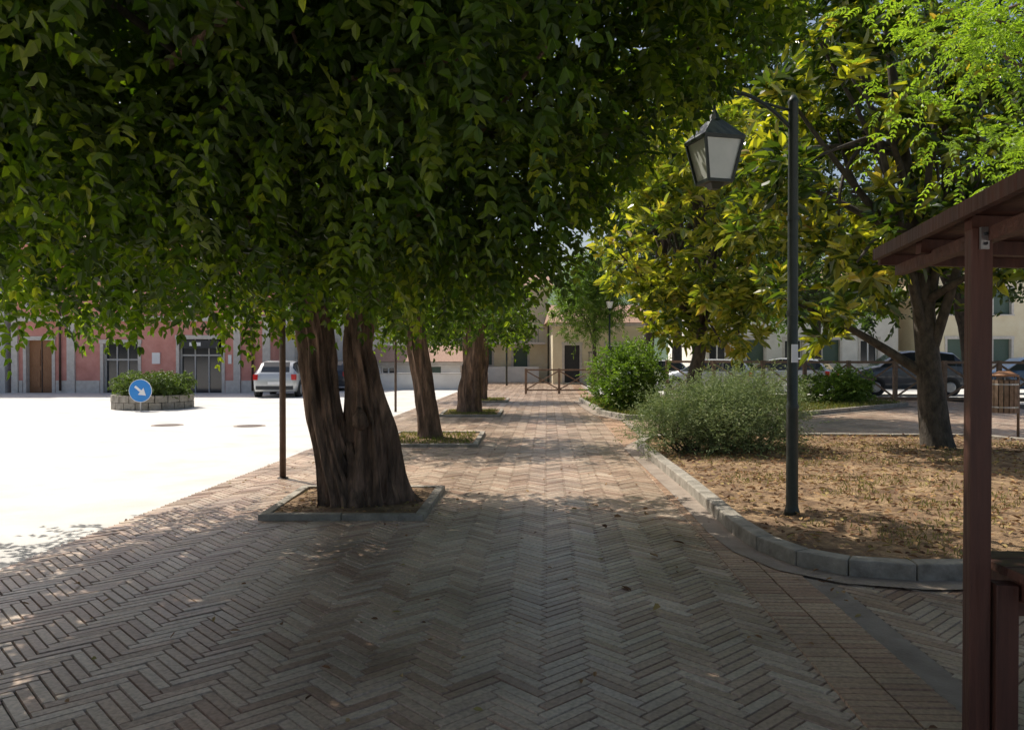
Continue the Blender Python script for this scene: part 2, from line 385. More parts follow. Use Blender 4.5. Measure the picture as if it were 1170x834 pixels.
mb.tube([(-1.62,8.12,-.02),(-1.63,8.16,.15),(-1.66,8.24,.4),(-1.72,8.3,.7)],[.15,.11,.09,.05],14,'bark',amp=.4)
def fz(x,y): return 2.36-.10*min(1,max(0,(-x-1.8)/1.5))+max(0,x+.1)*.94+max(0,6.4-y)*.30
def q1(x,y):
    rx=4.1 if x<-1.3 else 5.0
    return (abs((x+1.3)/rx)**2.6+abs((y-5.9)/4.2)**2.6)
def rearcut(x,y): return x>-.3 and y>8.4-.6*x
def env1(x,y,z):
    if rearcut(x,y): return False
    q=q1(x,y)
    if q>1+.15*noise.noise(Vector((x*.6,y*.6,3))): return False
    zm=fz(x,y)+.34*noise.noise(Vector((x*.9,y*.9,9)))
    return zm<z<min(6.4,zm+3.2)-1.0*q
def env1b(x,y,z):
    return env1(x,y,z) and z<fz(x,y)+.7
def env1t(x,y,z):
    q=q1(x,y)
    return x<.6 and q<1 and fz(x,y)+1.6<z<6.6-2.0*q
C=np.concatenate([sample(env1,(-7,1.5,1.9),(5,12,7),460),sample(env1b,(-7,1.5,1.9),(5,12,7),350)])
for i in range(30):
    c=C[rng.integers(len(C))]; src=random.choice([(-1.6,8.5,2.5),(-1.1,8.6,3.3),(-2.3,8.3,2.7),(-2.7,8.1,3.3)])
    limb(mb,src,c,.06,.010,'bark2',.25,6)
for q in [((-2.3,8.3,2.7),(-1.2,4.3,3.4)),((-1.5,8.5,2.5),(.2,4.6,3.4)),((-2.3,8.3,2.7),(-3.2,4.3,3.4)),((-2.4,5.5,3.2),(-.2,4.2,3.2)),((-2.0,4.6,3.3),(-.6,3.2,3.4))]:
    limb(mb,q[0],q[1],.035,.010,'bark',.1,7)
mb.obj('trunk_and_limbs',g)
# crown is trimmed up on the side of the street lamp
notnear=lambda P: ((P[:,1]>2.6)|(P[:,2]>3.4)) & ~((P[:,0]>.85)&(P[:,2]<1.63+.075*P[:,1]+.93*P[:,0]))
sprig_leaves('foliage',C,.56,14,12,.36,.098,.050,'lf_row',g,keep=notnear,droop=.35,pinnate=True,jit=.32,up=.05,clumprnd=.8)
sprig_leaves('upper_shade_foliage',sample(env1t,(-7,1.5,3),(5,12,7.5),190),.72,9,8,.45,.20,.11,'lf_row',g)  # oversized upper leaves, out of view, added to make the shade below solid
def rowtree(x,y,r,lean,R,ncl,L):
    g=group('elm_tree'); mb=MB()
    pts,rd=smoothpath([(x,y,-.05),(x,y,.2),(x+lean*.4,y,1.0),(x+lean,y,2.0),(x+lean*1.2,y,3.2),(x+lean,y,4.2)],[r*1.45,r*1.12,r,r*.9,r*.6,r*.25],40)
    mb.tube(pts,rd,30,'bark',amp=.5)
    def e(a,b,c):
        q=abs((a-x+.6)/(R+.7))**2.4+abs((b-y)/R)**2.4
        if q>1+.2*noise.noise(Vector((a*.6,b*.6,3))): return False
        u=a-.045*b
        zm=2.3+max(0,u+.2)*.8+.3*noise.noise(Vector((a*1.1,b*1.1,9)))
        return zm<c<min(4.7,zm+2.1)-.8*q
    C=sample(e,(x-R-1.5,y-R-1,1.9),(x+R+1.5,y+R+1,7.4),ncl)
    for i in range(12):
        limb(mb,(x+lean,y,2.2+i*.1),C[rng.integers(len(C))],.07*r/.25,.015,'bark2',.25,6)
    mb.obj('trunk_and_limbs',g)
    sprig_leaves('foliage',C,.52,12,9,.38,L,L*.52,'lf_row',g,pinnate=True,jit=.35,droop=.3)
rowtree(-1.6,15.2,.20,-.25,1.6,95,.12)
rowtree(-1.2,22.1,.31,.15,1.5,80,.14)
rowtree(-1.1,28.6,.18,.1,1.5,70,.16)
def tree(name,trunk,rads,crown,ncl,rc,nspr,nl,sl,L,W,mat,bark='bark2',nl_limb=14,droop=.2,hollow=.15,zmin=-9,seg=16,pinnate=False,jit=.8):
    g=group(name); mb=MB(); pts,rd=smoothpath(trunk,rads,26); mb.tube(pts,rd,seg,bark,amp=.15)
    c,r=crown; C=sample(ell(c,r,zmin,hollow),[c[i]-r[i]*1.2 for i in range(3)],[c[i]+r[i]*1.2 for i in range(3)],ncl)
    for i in range(nl_limb):
        k=random.randint(len(pts)//3,len(pts)-3); cc=C[rng.integers(len(C))]
        limb(mb,pts[k],cc,rd[k]*.5,.015,bark,.15,7)
    mb.obj('trunk_and_limbs',g)
    sprig_leaves('foliage',C,rc,nspr,nl,sl,L,W,mat,g,droop=droop,flat=.8,up=.3,jit=jit,pinnate=pinnate)
    return g
tree('magnolia_tree',[(7.1,13.1,0),(7.05,13.1,.4),(6.95,13.1,1.2),(6.85,13.1,2.2),(6.7,13.1,3.6),(6.45,13.1,5.2),(6.2,13.1,7)],[.30,.235,.20,.18,.15,.11,.04],((6.1,13.2,4.6),(2.5,1.9,3.2)),140,.36,6,9,.20,.28,.105,'lf_mag2',zmin=1.95,nl_limb=26,droop=.05)
tree('magnolia_tree',[(4.9,21,0),(4.85,21,1.0),(5.0,21,1.8),(5.0,21,3.5),(4.9,21,5.5),(4.9,21,7.5)],[.26,.2,.17,.13,.1,.04],((4.9,20.6,4.9),(2.6,2.4,3.4)),190,.40,6,9,.26,.30,.12,'lf_mag',zmin=1.9,nl_limb=28,droop=.05)
tree('robinia_tree',[(8.1,8.6,0),(8.0,8.5,1.5),(7.6,8.3,3),(7.2,8.2,4.5),(7,8,6)],[.2,.16,.13,.09,.04],((6.6,8.0,5.1),(2.7,2.2,2.4)),210,.5,14,13,.30,.06,.026,'lf_lime',bark='bark',zmin=2.9,hollow=.05,pinnate=True,jit=.25,droop=.4)
tree('broadleaf_tree',[(16.2,27.6,0),(15.8,27.6,3),(14,27.3,7),(12.5,27,12)],[.30,.26,.2,.1],((12.3,27,9.2),(5,4,6.2)),240,.95,9,9,.5,.22,.10,'lf_dark',hollow=.2)
tree('broadleaf_tree',[(19.5,24,0),(19.4,24,3),(19,24.5,7),(19,25,11)],[.4,.35,.25,.1],((18.5,25,8.0),(5,4,5.2)),200,.95,9,9,.5,.22,.10,'lf_dark',hollow=.2)
tree('broadleaf_tree',[(5.5,32,0),(5.6,32,3),(6.2,32,7),(6.8,32,12)],[.26,.22,.18,.1],((7.0,32,10.6),(5.0,3,5.2)),250,.95,9,9,.5,.25,.12,'lf_dark',hollow=.1)
tree('broadleaf_tree',[(9,43,0),(9,43,3),(9,43,6),(9,43,10)],[.3,.25,.2,.1],((8.6,43,8.8),(5,3,4.6)),150,1.0,9,8,.6,.28,.13,'lf_dark',hollow=.2)
tree('broadleaf_tree',[(17,44,0),(17,44,3),(17,44,5),(17,44,8)],[.3,.25,.2,.1],((17,44,6.6),(5.5,2,3.6)),150,1.0,9,8,.6,.28,.13,'lf_bush',hollow=.2,zmin=3.6)
tree('pine_tree',[(4.6,44,0),(4.6,44,2),(4.6,44,4),(4.6,44,7)],[.14,.12,.08,.04],((4.4,44,4.9),(2.1,1.8,2.6)),120,.6,12,10,.45,.24,.05,'lf_bush',nl_limb=8)

def bush(name,c,r,ncl,rc,nspr,nl,sl,L,W,mat,up=.4,droop=.1):
    g=group(name); mb=MB()
    C=sample(ell(c,r,.12,.1),[c[i]-r[i] for i in range(3)],[c[i]+r[i] for i in range(3)],ncl)
    for i in range(24): limb(mb,(c[0]+random.uniform(-.3,.3)*r[0],c[1]+random.uniform(-.2,.2),.05),C[rng.integers(len(C))],.018,.005,'bark2',.1,5,5)
    mb.obj('stems',g); sprig_leaves('foliage',C,rc,nspr,nl,sl,L,W,mat,g,flat=.9,up=up,droop=droop,jit=.7)
bush('lavender_bush',(2.92,12.4,.45),(.95,.8,.55),80,.27,22,11,.34,.065,.013,'lf_lav',up=1.0)
bush('lavender_bush',(3.85,12.9,.56),(1.0,.8,.64),90,.27,22,11,.36,.065,.013,'lf_lav',up=1.0)
bush('shrub',(3.25,22.3,.95),(1.1,.9,.9),100,.3,14,9,.25,.09,.04,'lf_bush',up=.6)
bush('shrub',(10.4,25.4,.55),(1.1,.7,.5),60,.3,12,9,.22,.10,.05,'lf_bush',up=.5)
bush('shrub',(13.2,15.5,.4),(.9,.7,.45),40,.3,12,9,.22,.08,.04,'lf_lav',up=.5)

def scatter_in(poly,n):
    xs=[p[0] for p in poly];ys=[p[1] for p in poly];o=[]
    while len(o)<n:
        x=random.uniform(min(xs),max(xs));y=random.uniform(min(ys),max(ys))
        if inpoly(x,y,poly): o.append((x,y))
    return np.array(o)
def grass(polys,n,h,z,mat='grass',thr=None):
    P=np.concatenate([scatter_in(p,n) for p in polys])
    if thr is not None: P=np.array([p for p in P if noise.noise(Vector((p[0]*1.1,p[1]*1.1,7)))>thr])
    k=len(P)
    P3=np.column_stack([P,np.full(k,z)]); A=np.array([0,0,1.])+rng.normal(size=(k,3))*.45
    leaves('grass',P3,A,rng.normal(size=(k,3)),h*(.5+rng.random(k)),.012,mat,rng.random(k))
grass([[(p[0]+.08,p[1]+.08),(p[2]-.08,p[1]+.08),(p[2]-.08,p[3]-.08),(p[0]+.08,p[3]-.08)] for p in pl[1:]],1100,.06,.05)
grass([bed2,bed3],6000,.14,.09)
grass([offset(bed1,-.15)],16000,.05,.10,'drygrass',.12)
def litter(name,P,z,s):
    k=len(P); P3=np.column_stack([P,z+rng.random(k)*.012]); a=rng.random(k)*6.283
    A=np.column_stack([np.cos(a),np.sin(a),rng.normal(size=k)*.15]); Nn=np.array([0,0,1.])+rng.normal(size=(k,3))*.35
    leaves(name,P3,A,Nn,s*(.5+.8*rng.random(k)),s*.45,'lf_dry',rng.random(k),fold=.3,droop=-.1)
litter('fallen_leaves',scatter_in(offset(bed1,-.12),5500),.125,.075)
litter('fallen_leaves',np.array([path(random.uniform(UL,2.0),random.uniform(2.8,14)) for _ in range(220)]),.022,.05)
litter('fallen_leaves',np.array([path(1.9+abs(random.gauss(0,.12)),random.uniform(5,13)) for _ in range(90)]),.034,.06)
litter('fallen_leaves',np.array([path(random.uniform(.3,1.7),random.uniform(4,9)) for _ in range(9)]),.026,.11)
litter('fallen_leaves',scatter_in(offset([(pl[0][0],pl[0][1]),(pl[0][2],pl[0][1]),(pl[0][2],pl[0][3]),(pl[0][0],pl[0][3])],-.08),260),.07,.05)

# ------------------------------------------------------------ street lamp
g=group('street_lamp',(2.67,7.5,0)); mb=MB()
mb.tube([(0,0,.08),(0,0,.14),(0,0,.16),(0,0,.20),(0,0,1.1),(0,0,1.13),(0,0,1.16),(0,0,4.0),(0,0,4.02),(0,0,4.08)],[.075,.07,.062,.056,.054,.062,.05,.045,.055,.02],20,'green_metal')
pts,rd=smoothpath([(0,0,3.75),(-.25,0,3.98),(-.5,0,4.1),(-.72,0,4.05),(-.75,0,3.93)],[.02,.02,.02,.018,.015],20)
mb.tube(pts,rd,8,'green_metal')
mb.tube([(0,0,3.93),(-.35,0,4.03)],[.014,.014],8,'green_metal')
for zz in (2.0,2.9): mb.tube([(0,0,zz),(0,0,zz+.04)],[.058,.058],20,'green_metal',smooth=False)
mb.box(-.03,.03,-.062,-.052,1.55,1.72,'signwhite')
mb.obj('pole',g)
mb=MB(); lx=-.75
def frust(mb,cx,cy,z0,r0,z1,r1,seg,mat,rot=math.pi/4):
    vs=[(cx+r0*math.cos(2*math.pi*k/seg+rot),cy+r0*math.sin(2*math.pi*k/seg+rot),z0) for k in range(seg)]+[(cx+r1*math.cos(2*math.pi*k/seg+rot),cy+r1*math.sin(2*math.pi*k/seg+rot),z1) for k in range(seg)]
    mb.add(vs,[(k,(k+1)%seg,seg+(k+1)%seg,seg+k) for k in range(seg)]+[tuple(range(seg))[::-1],tuple(range(seg,2*seg))],mat)
RT=math.pi/4+.25
frust(mb,lx,0,3.84,.07,3.94,.02,8,'green_metal'); frust(mb,lx,0,3.66,.30,3.84,.08,4,'green_metal',RT); frust(mb,lx,0,3.63,.29,3.66,.30,4,'green_metal',RT)
frust(mb,lx,0,3.27,.165,3.63,.26,4,'lamp_glass',RT); frust(mb,lx,0,3.24,.18,3.27,.185,4,'green_metal',RT); frust(mb,lx,0,3.19,.05,3.24,.1,4,'green_metal',RT)
for k in range(4):
    a=RT+k*math.pi/2
    mb.beam((lx+.172*math.cos(a),.172*math.sin(a),3.26),(lx+.272*math.cos(a),.272*math.sin(a),3.64),.026,.026,'green_metal')
mb.obj('lantern',g)
for (x,y,h) in ((5.2,42,4.2),(-.3,44,3.0)):
    mb=MB(); mb.tube([(x,y,0),(x,y,h)],[.06,.045],10,'green_metal'); frust(mb,x,y,h,.1,h+.35,.2,6,'lamp_glass'); frust(mb,x,y,h+.352,.24,h+.5,.03,6,'green_metal'); mb.obj('street_lamp')
mb=MB(); mb.tube([(-3.0,10.3,0),(-3.0,10.3,3.1)],[.042,.04],14,'rust'); mb.tube([(-3.0,10.3,0),(-3.0,10.3,.03)],[.075,.07],14,'rust'); mb.box(-3.3,-2.7,10.24,10.255,2.6,3.1,'signwhite'); mb.obj('sign_post')
mb=MB(); mb.tube([(-3.4,23,0),(-3.4,23,3.0)],[.035,.035],12,'rust'); mb.tube([(-3.4,22.95,2.75),(-3.4,22.93,2.75)],[.3,.3],20,'signwhite'); mb.obj('sign_post')

# ------------------------------------------------------------ wooden gazebo
g=group('wooden_gazebo'); mb=MB()
e=Vector((.201,.98,0)); f=Vector((.995,-.02,0))
def K(a,b,z):
    p=Vector((1.89,4.05,0))-e*a+f*b; return (p.x,p.y,z)
nb=9
for i in range(nb):
    b0=i*.19;b1=b0+.183
    z=lambda b:2.125-.03*b
    vs=[K(0,b0,z(b0)),K(0,b1,z(b1)),K(2.6,b1,z(b1)),K(2.6,b0,z(b0))]
    vs+= [(x,y,zz+.02) for x,y,zz in vs]
    mb.add(vs,[(0,1,2,3),(7,6,5,4),(0,4,5,1),(1,5,6,2),(2,6,7,3),(3,7,4,0)],'woodh')
mb.beam(K(-.01,-.02,2.125),K(2.62,-.02,2.125),.03,.055,'wood')
mb.beam(K(-.02,0,2.11),K(-.02,1.7,2.07),.03,.07,'wood')
for a in (.55,1.15,1.8,2.3): mb.beam(K(a,.03,2.09),K(a,1.68,2.04),.05,.06,'wood')
mb.beam(K(.0,.10,2.045),K(2.6,.10,2.045),.045,.05,'woodh')
mb.obj('roof',g)
def post(p,w,z0,z1):
    mb.M=Matrix.Translation((p[0],p[1],0))@Matrix.Rotation(-.2,4,'Z'); mb.box(-w/2,w/2,-w/2,w/2,z0,z1,'wood'); mb.M=Matrix.Identity(4)
mb=MB(); post((1.715,2.9),.072,0,2.07); post((1.36,1.2),.072,0,2.07); post((3.2,2.85),.072,0,2.02); post((2.9,1.2),.072,0,2.02)
mb.obj('posts',g,bevel=.004)
mb=MB(); mb.box(1.695,1.725,2.85,2.862,1.99,2.07,'steel')
for z in (2.01,2.045): mb.tube([(1.71,2.85,z),(1.71,2.842,z)],[.006,.006],8,'dark')
mb.obj('bracket',g)
mb=MB()
for i in range(4): mb.box(1.80,3.0,2.62+i*.125,2.735+i*.125,.80,.835,'woodh')
mb.box(1.83,1.90,2.66,3.08,.72,.797,'wood'); mb.box(2.9,2.96,2.66,3.08,.72,.797,'wood')
post((1.79,2.86),.075,0,.78)
post((2.93,2.86),.075,0,.72)
mb.box(1.77,3.0,2.85,2.89,.66,.715,'woodh')
mb.obj('table',g,bevel=.004)

# ------------------------------------------------------------ litter bin
g=group('litter_bin',(9.75,15.6,0)); mb=MB()
for k in range(16):
    a=2*math.pi*k/16; mb.M=Matrix.Rotation(a,4,'Z'); mb.box(.215,.235,-.036,.036,.5,1.15,'fence')
mb.M=Matrix.Identity(4); mb.tube([(0,0,.5),(0,0,1.12)],[.205,.205],20,'dark'); mb.tube([(0,0,.6),(0,0,.63)],[.24,.24],20,'steel',smooth=False); mb.tube([(0,0,1.05),(0,0,1.08)],[.24,.24],20,'steel',smooth=False)
mb.tube([(0,0,1.22),(0,0,1.25),(0,0,1.32)],[.25,.25,.1],20,'brown')
for a in (0,2.1,4.2): mb.tube([(.2*math.cos(a),.2*math.sin(a),1.1),(.2*math.cos(a),.2*math.sin(a),1.23)],[.01,.01],6,'steel')
mb.tube([(.28,0,0),(.28,0,1.2)],[.025,.025],10,'fence'); mb.beam((.22,0,.8),(.28,0,.8),.03,.03,'steel'); mb.obj('bin',g)

# ------------------------------------------------------------ roundabout planter + sign
g=group('roundabout_planter',(-11.3,24.8,0)); mb=MB()
for k in range(20):
    a0=2*math.pi*k/20+.01;a1=2*math.pi*(k+1)/20-.01
    for zi in range(2):
        z0=.0+zi*.22;z1=z0+.212
        vs=[];
        for z in (z0,z1):
            for (r,a) in ((1.2,a0),(1.2,a1),(.95,a1),(.95,a0)): vs.append((r*math.cos(a+zi*.15),r*math.sin(a+zi*.15),z))
        mb.add(vs,[(0,3,2,1),(4,5,6,7),(0,1,5,4),(1,2,6,5),(2,3,7,6),(3,0,4,7)],'conc')
mb.tube([(0,0,0),(0,0,.40)],[1.0,1.0],24,'soil'); mb.obj('stone_wall',g,bevel=.01)
Cc=[]
while len(Cc)<150:
    a=random.random()*6.283;r=math.sqrt(random.random())*1.1; Cc.append((r*math.cos(a),r*math.sin(a),random.uniform(.5,1.02)))
sprig_leaves('hedge',np.array(Cc),.2,12,8,.14,.07,.04,'lf_hedge',g,flat=.7)
g=group('traffic_sign',(-10.95,23.2,0)); mb=MB()
mb.tube([(0,.03,0),(0,.03,.95)],[.025,.025],10,'steel'); mb.obj('post',g)
mb=MB(); mb.M=Matrix.Translation((0,0,.56+.05))@Matrix.Rotation(math.radians(90),4,'X')
def disc(r,z0,z1,mat): mb.tube([(0,0,z0),(0,0,z1)],[r,r],36,mat,smooth=False)
disc(.34,-.02,0.0,'signwhite'); disc(.325,0,.004,'blue')
mb.M=mb.M@Matrix.Rotation(math.radians(-40),4,'Z')
mb.add([(-.2,-.035,.008),(.05,-.035,.008),(.05,.035,.008),(-.2,.035,.008)],[(0,1,2,3)],'signwhite')
mb.add([(.02,-.13,.0085),(.22,0,.0085),(.02,.13,.0085)],[(0,1,2)],'signwhite'); mb.obj('disc',g)

# ------------------------------------------------------------ buildings
def facade(mb,W,H,D,ops,wall,roof='tile',trim=True,x0=0,z0=0):
    xs=sorted({x0,x0+W}|{o[0] for o in ops}|{o[1] for o in ops}); zs=sorted({z0,z0+H}|{o[2] for o in ops}|{o[3] for o in ops})
    for i in range(len(xs)-1):
        for j in range(len(zs)-1):
            cx=(xs[i]+xs[i+1])/2;cz=(zs[j]+zs[j+1])/2
            if not any(o[0]<cx<o[1] and o[2]<cz<o[3] for o in ops):
                mb.add([(xs[i],0,zs[j]),(xs[i+1],0,zs[j]),(xs[i+1],0,zs[j+1]),(xs[i],0,zs[j+1])],[(0,1,2,3)],wall)
    for o in ops:
        a,b,c,d,kind=o[:5]; dp=.22
        mat={'door':'brown','win':'glass','shop':'glass','shut':'shutter','dark':'dark'}[kind]
        mb.add([(a,dp,c),(b,dp,c),(b,dp,d),(a,dp,d)],[(0,1,2,3)],mat)
        mb.add([(a,0,c),(a,dp,c),(a,dp,d),(a,0,d)],[(0,1,2,3)],'trim'); mb.add([(b,0,c),(b,0,d),(b,dp,d),(b,dp,c)],[(0,1,2,3)],'trim')
        mb.add([(a,0,d),(a,dp,d),(b,dp,d),(b,0,d)],[(0,1,2,3)],'trim'); mb.add([(a,0,c),(b,0,c),(b,dp,c),(a,dp,c)],[(0,1,2,3)],'trim')
        if trim:
            t=.14
            mb.box(a-t,a-.002,-.04,.0-.002,c,d,'trim'); mb.box(b+.002,b+t,-.04,-.002,c,d,'trim'); mb.box(a-t-.03,b+t+.03,-.06,-.003,d+.003,d+t+.04,'trim')
            if c>z0+.3: mb.box(a-t-.03,b+t+.03,-.09,-.003,c-.09,c-.003,'trim')
        if kind=='win':
            fm='signwhite'; m=(a+b)/2
            for q in ((a,a+.06),(m-.04,m+.04),(b-.06,b)): mb.box(q[0],q[1],dp-.05,dp-.005,c,d,fm)
            mb.box(a,b,dp-.045,dp-.008,d-.07,d,fm); mb.box(a,b,dp-.045,dp-.008,c,c+.07,fm)
        if kind=='door':
            m=(a+b)/2; mb.box(m-.015,m+.015,dp-.03,dp-.005,c,d,'dark')
            for q0,q1 in ((a+.12,m-.08),(m+.08,b-.12)):
                for zz in (.25,1.2): mb.box(q0,q1,dp-.035,dp-.006,c+zz,c+zz+.75,'brown')
        if kind=='shop':
            for q in np.linspace(a,b-.05,4): mb.box(q,q+.05,dp-.05,dp-.005,c,d,'grey')
            mb.box(a,b,dp-.055,dp-.008,d-.75,d-.68,'grey')
    X1=x0+W;Z=z0+H
    mb.add([(x0,0,z0),(x0,0,Z),(x0,D,Z),(x0,D,z0)],[(0,1,2,3)],wall); mb.add([(X1,0,z0),(X1,D,z0),(X1,D,Z),(X1,0,Z)],[(0,1,2,3)],wall)
    mb.add([(x0,D,z0),(x0,D,Z),(X1,D,Z),(X1,D,z0)],[(0,1,2,3)],wall)
    h=min(D,6)*.22
    vs=[(x0-.4,-.4,Z+.02),(X1+.4,-.4,Z+.02),(X1+.4,D+.4,Z+.02),(x0-.4,D+.4,Z+.02),(x0,D/2,Z+h),(X1,D/2,Z+h)]
    mb.add(vs,[(0,1,5,4),(2,3,4,5),(0,4,3),(1,2,5),(3,2,1,0)],roof)
    mb.box(x0-.2,X1+.2,-.2,-.002,Z-.18,Z,'trim')
def drain(mb,x,H):
    mb.tube([(x,-.09,.1),(x,-.09,H-.3)],[.05,.05],8,'rust')
mb=MB()
ops=[(-21.75,-20.6,0,2.35,'door'),(-18.3,-16.75,.0,2.2,'shop'),(-14.9,-13.0,0,2.4,'shop'),
     (-21.7,-20.6,3.9,5.5,'shut'),(-18.1,-17,3.9,5.5,'shut'),(-14.5,-13.4,3.9,5.5,'shut')]
facade(mb,11.6,6.8,9,ops,'pink',x0=-22.4)
for a,b in ((-22.38,-22.1),(-19.9,-19.55),(-12.45,-12.15),(-11.15,-10.82)): mb.box(a,b,-.1,-.002,0,3.2,'trim')
mb.box(-22.4,-10.8,-.14,-.105,3.2,3.42,'trim'); 
for a,b in ((-22.08,-21.92),(-20.43,-19.92),(-19.53,-18.47),(-16.58,-15.07),(-12.83,-12.47),(-12.13,-11.17)): mb.box(a,b,-.04,-.002,0,.55,'trim')
mb.box(-14.8,-13.1,-.12,-.065,2.0,2.35,'dark'); mb.box(-14.4,-13.9,-.13,-.121,2.1,2.26,'signwhite')
mb.box(-12.7,-12.55,-.06,-.003,1.3,1.7,'signwhite'); mb.box(-16.1,-15.75,-.07,-.003,1.3,1.8,'signwhite')
drain(mb,-11.6,6.5); drain(mb,-20.2,6.5)
mb.obj('pink_townhouse',loc=(0,35.3,0))
mb=MB(); facade(mb,8,7.2,9,[(-24.6,-23.6,0,2.4,'dark'),(-28,-26.8,1,2.6,'shut'),(-24.6,-23.6,3.7,5.4,'shut'),(-28,-26.8,3.7,5.4,'shut')],'grey',x0=-30.6); mb.obj('grey_townhouse',loc=(0,35.1,0))
mb=MB(); facade(mb,12,6.5,9,[(1,2.2,0,2.4,'shop'),(4,5,0,2.4,'door'),(8,9,1,2.4,'win'),(1,2,3.6,5,'shut'),(4,5,3.6,5,'shut'),(8,9,3.6,5,'shut')],'white'); mb.obj('white_townhouse',loc=(-10.6,36.8,0),rz=math.radians(75))
mb=MB(); facade(mb,4.6,1.35,4,[(.5,1.2,.5,1.1,'win'),(3,3.6,.4,1.1,'shut')],'white',trim=False)
mb.obj('low_house',loc=(-7.3,41,0))
mb=MB(); facade(mb,5,6.4,7,[(1,1.8,1.2,2.6,'shut'),(3.2,4,1.2,2.6,'win'),(1,1.8,4,5.4,'win'),(3.2,4,4,5.4,'shut')],'grey'); mb.obj('grey_house',loc=(-7.6,50,0))
mb=MB(); facade(mb,5.2,6.2,7,[(.7,1.6,1.1,2.2,'shut'),(3.0,3.9,0,2.2,'shut'),(3.0,3.9,3.5,5,'win'),(.7,1.6,3.5,5,'win')],'cream')
mb.box(.3,5.0,-1.0,-.07,2.42,2.55,'trim')
for k in range(22): mb.box(.35+k*.2,.38+k*.2,-.97,-.94,2.55,3.4,'dark')
mb.box(.3,5.0,-.98,-.93,3.4,3.44,'dark'); mb.box(.3,4.6,-1.0,-.9,.02,1.0,'white')
mb.obj('cream_house',loc=(-2.9,51,0))
mb=MB(); facade(mb,5.6,3.6,7,[(.7,1.6,.1,2.3,'dark'),(3.2,4.2,1.1,2.3,'win')],'cream')
mb.box(2.0,5.3,-.9,-.07,1.0,1.1,'trim')
for k in range(16): mb.box(2.05+k*.2,2.08+k*.2,-.87,-.84,1.1,1.85,'dark')
mb.box(2.0,5.3,-.88,-.83,1.85,1.9,'dark')
mb.obj('cream_house',loc=(2.4,46.5,0))
mb=MB(); facade(mb,13,6.6,8,[(x,x+1.1,a,a+1.5,'shut' if i%2 else 'win') for i,x in enumerate((1,3.4,5.8,8.2,10.6)) for a in (1.2,4.2)],'white'); mb.obj('white_apartment_house',loc=(11.5,50,0))
mb=MB(); facade(mb,14,7,8,[(x,x+1.1,a,a+1.5,'shut') for x in (1,3.8,6.6,9.4,12) for a in (1.2,4.2)],'cream'); mb.obj('cream_apartment_house',loc=(25.5,48,0))
mb=MB(); mb.box(-7.2,-1.2,38.5,38.75,0,.75,'white'); mb.box(-7.25,-1.15,38.45,38.8,.752,.82,'trim'); mb.obj('boundary_wall')

# ------------------------------------------------------------ wooden railing
def fence(P,h=1.05,w=1.0):
    mb=MB()
    for i in range(len(P)-1):
        a=Vector(P[i]+(0,));b=Vector(P[i+1]+(0,)); n=max(1,round((b-a).length/1.6))
        for j in range(n):
            p=a+(b-a)*j/n;q=a+(b-a)*(j+1)/n; U=Vector((0,0,1))
            mb.beam(p,p+U*(h+.06),.1*w,.1*w,'fence'); 
            mb.beam(p+U*h,q+U*h,.07*w,.07*w,'fence'); mb.beam(p+U*.18,q+U*.18,.06,.06,'fence')
            mb.beam(p+U*.2,q+U*(h-.04),.05*w,.05*w,'fence'); mb.beam(p+U*(h-.04)+Vector((0,.06,0)),q+U*.2+Vector((0,.06,0)),.05*w,.05*w,'fence')
        mb.beam(b,b+Vector((0,0,h+.06)),.1,.1,'fence')
    mb.obj('wooden_railing')
fence([(.6,34),(4.9,34)]); fence([(6.2,31.5),(9.5,29.8),(14.6,26.6),(21,25)],1.42,1.25)
mb=MB(); mb.add([(6.5,34.2,.004),(15.5,28.4,.15),(40,27,.15),(40,44,.15),(6.5,44,.004)],[(0,1,2,3,4)],'piazza'); mb.obj('road')

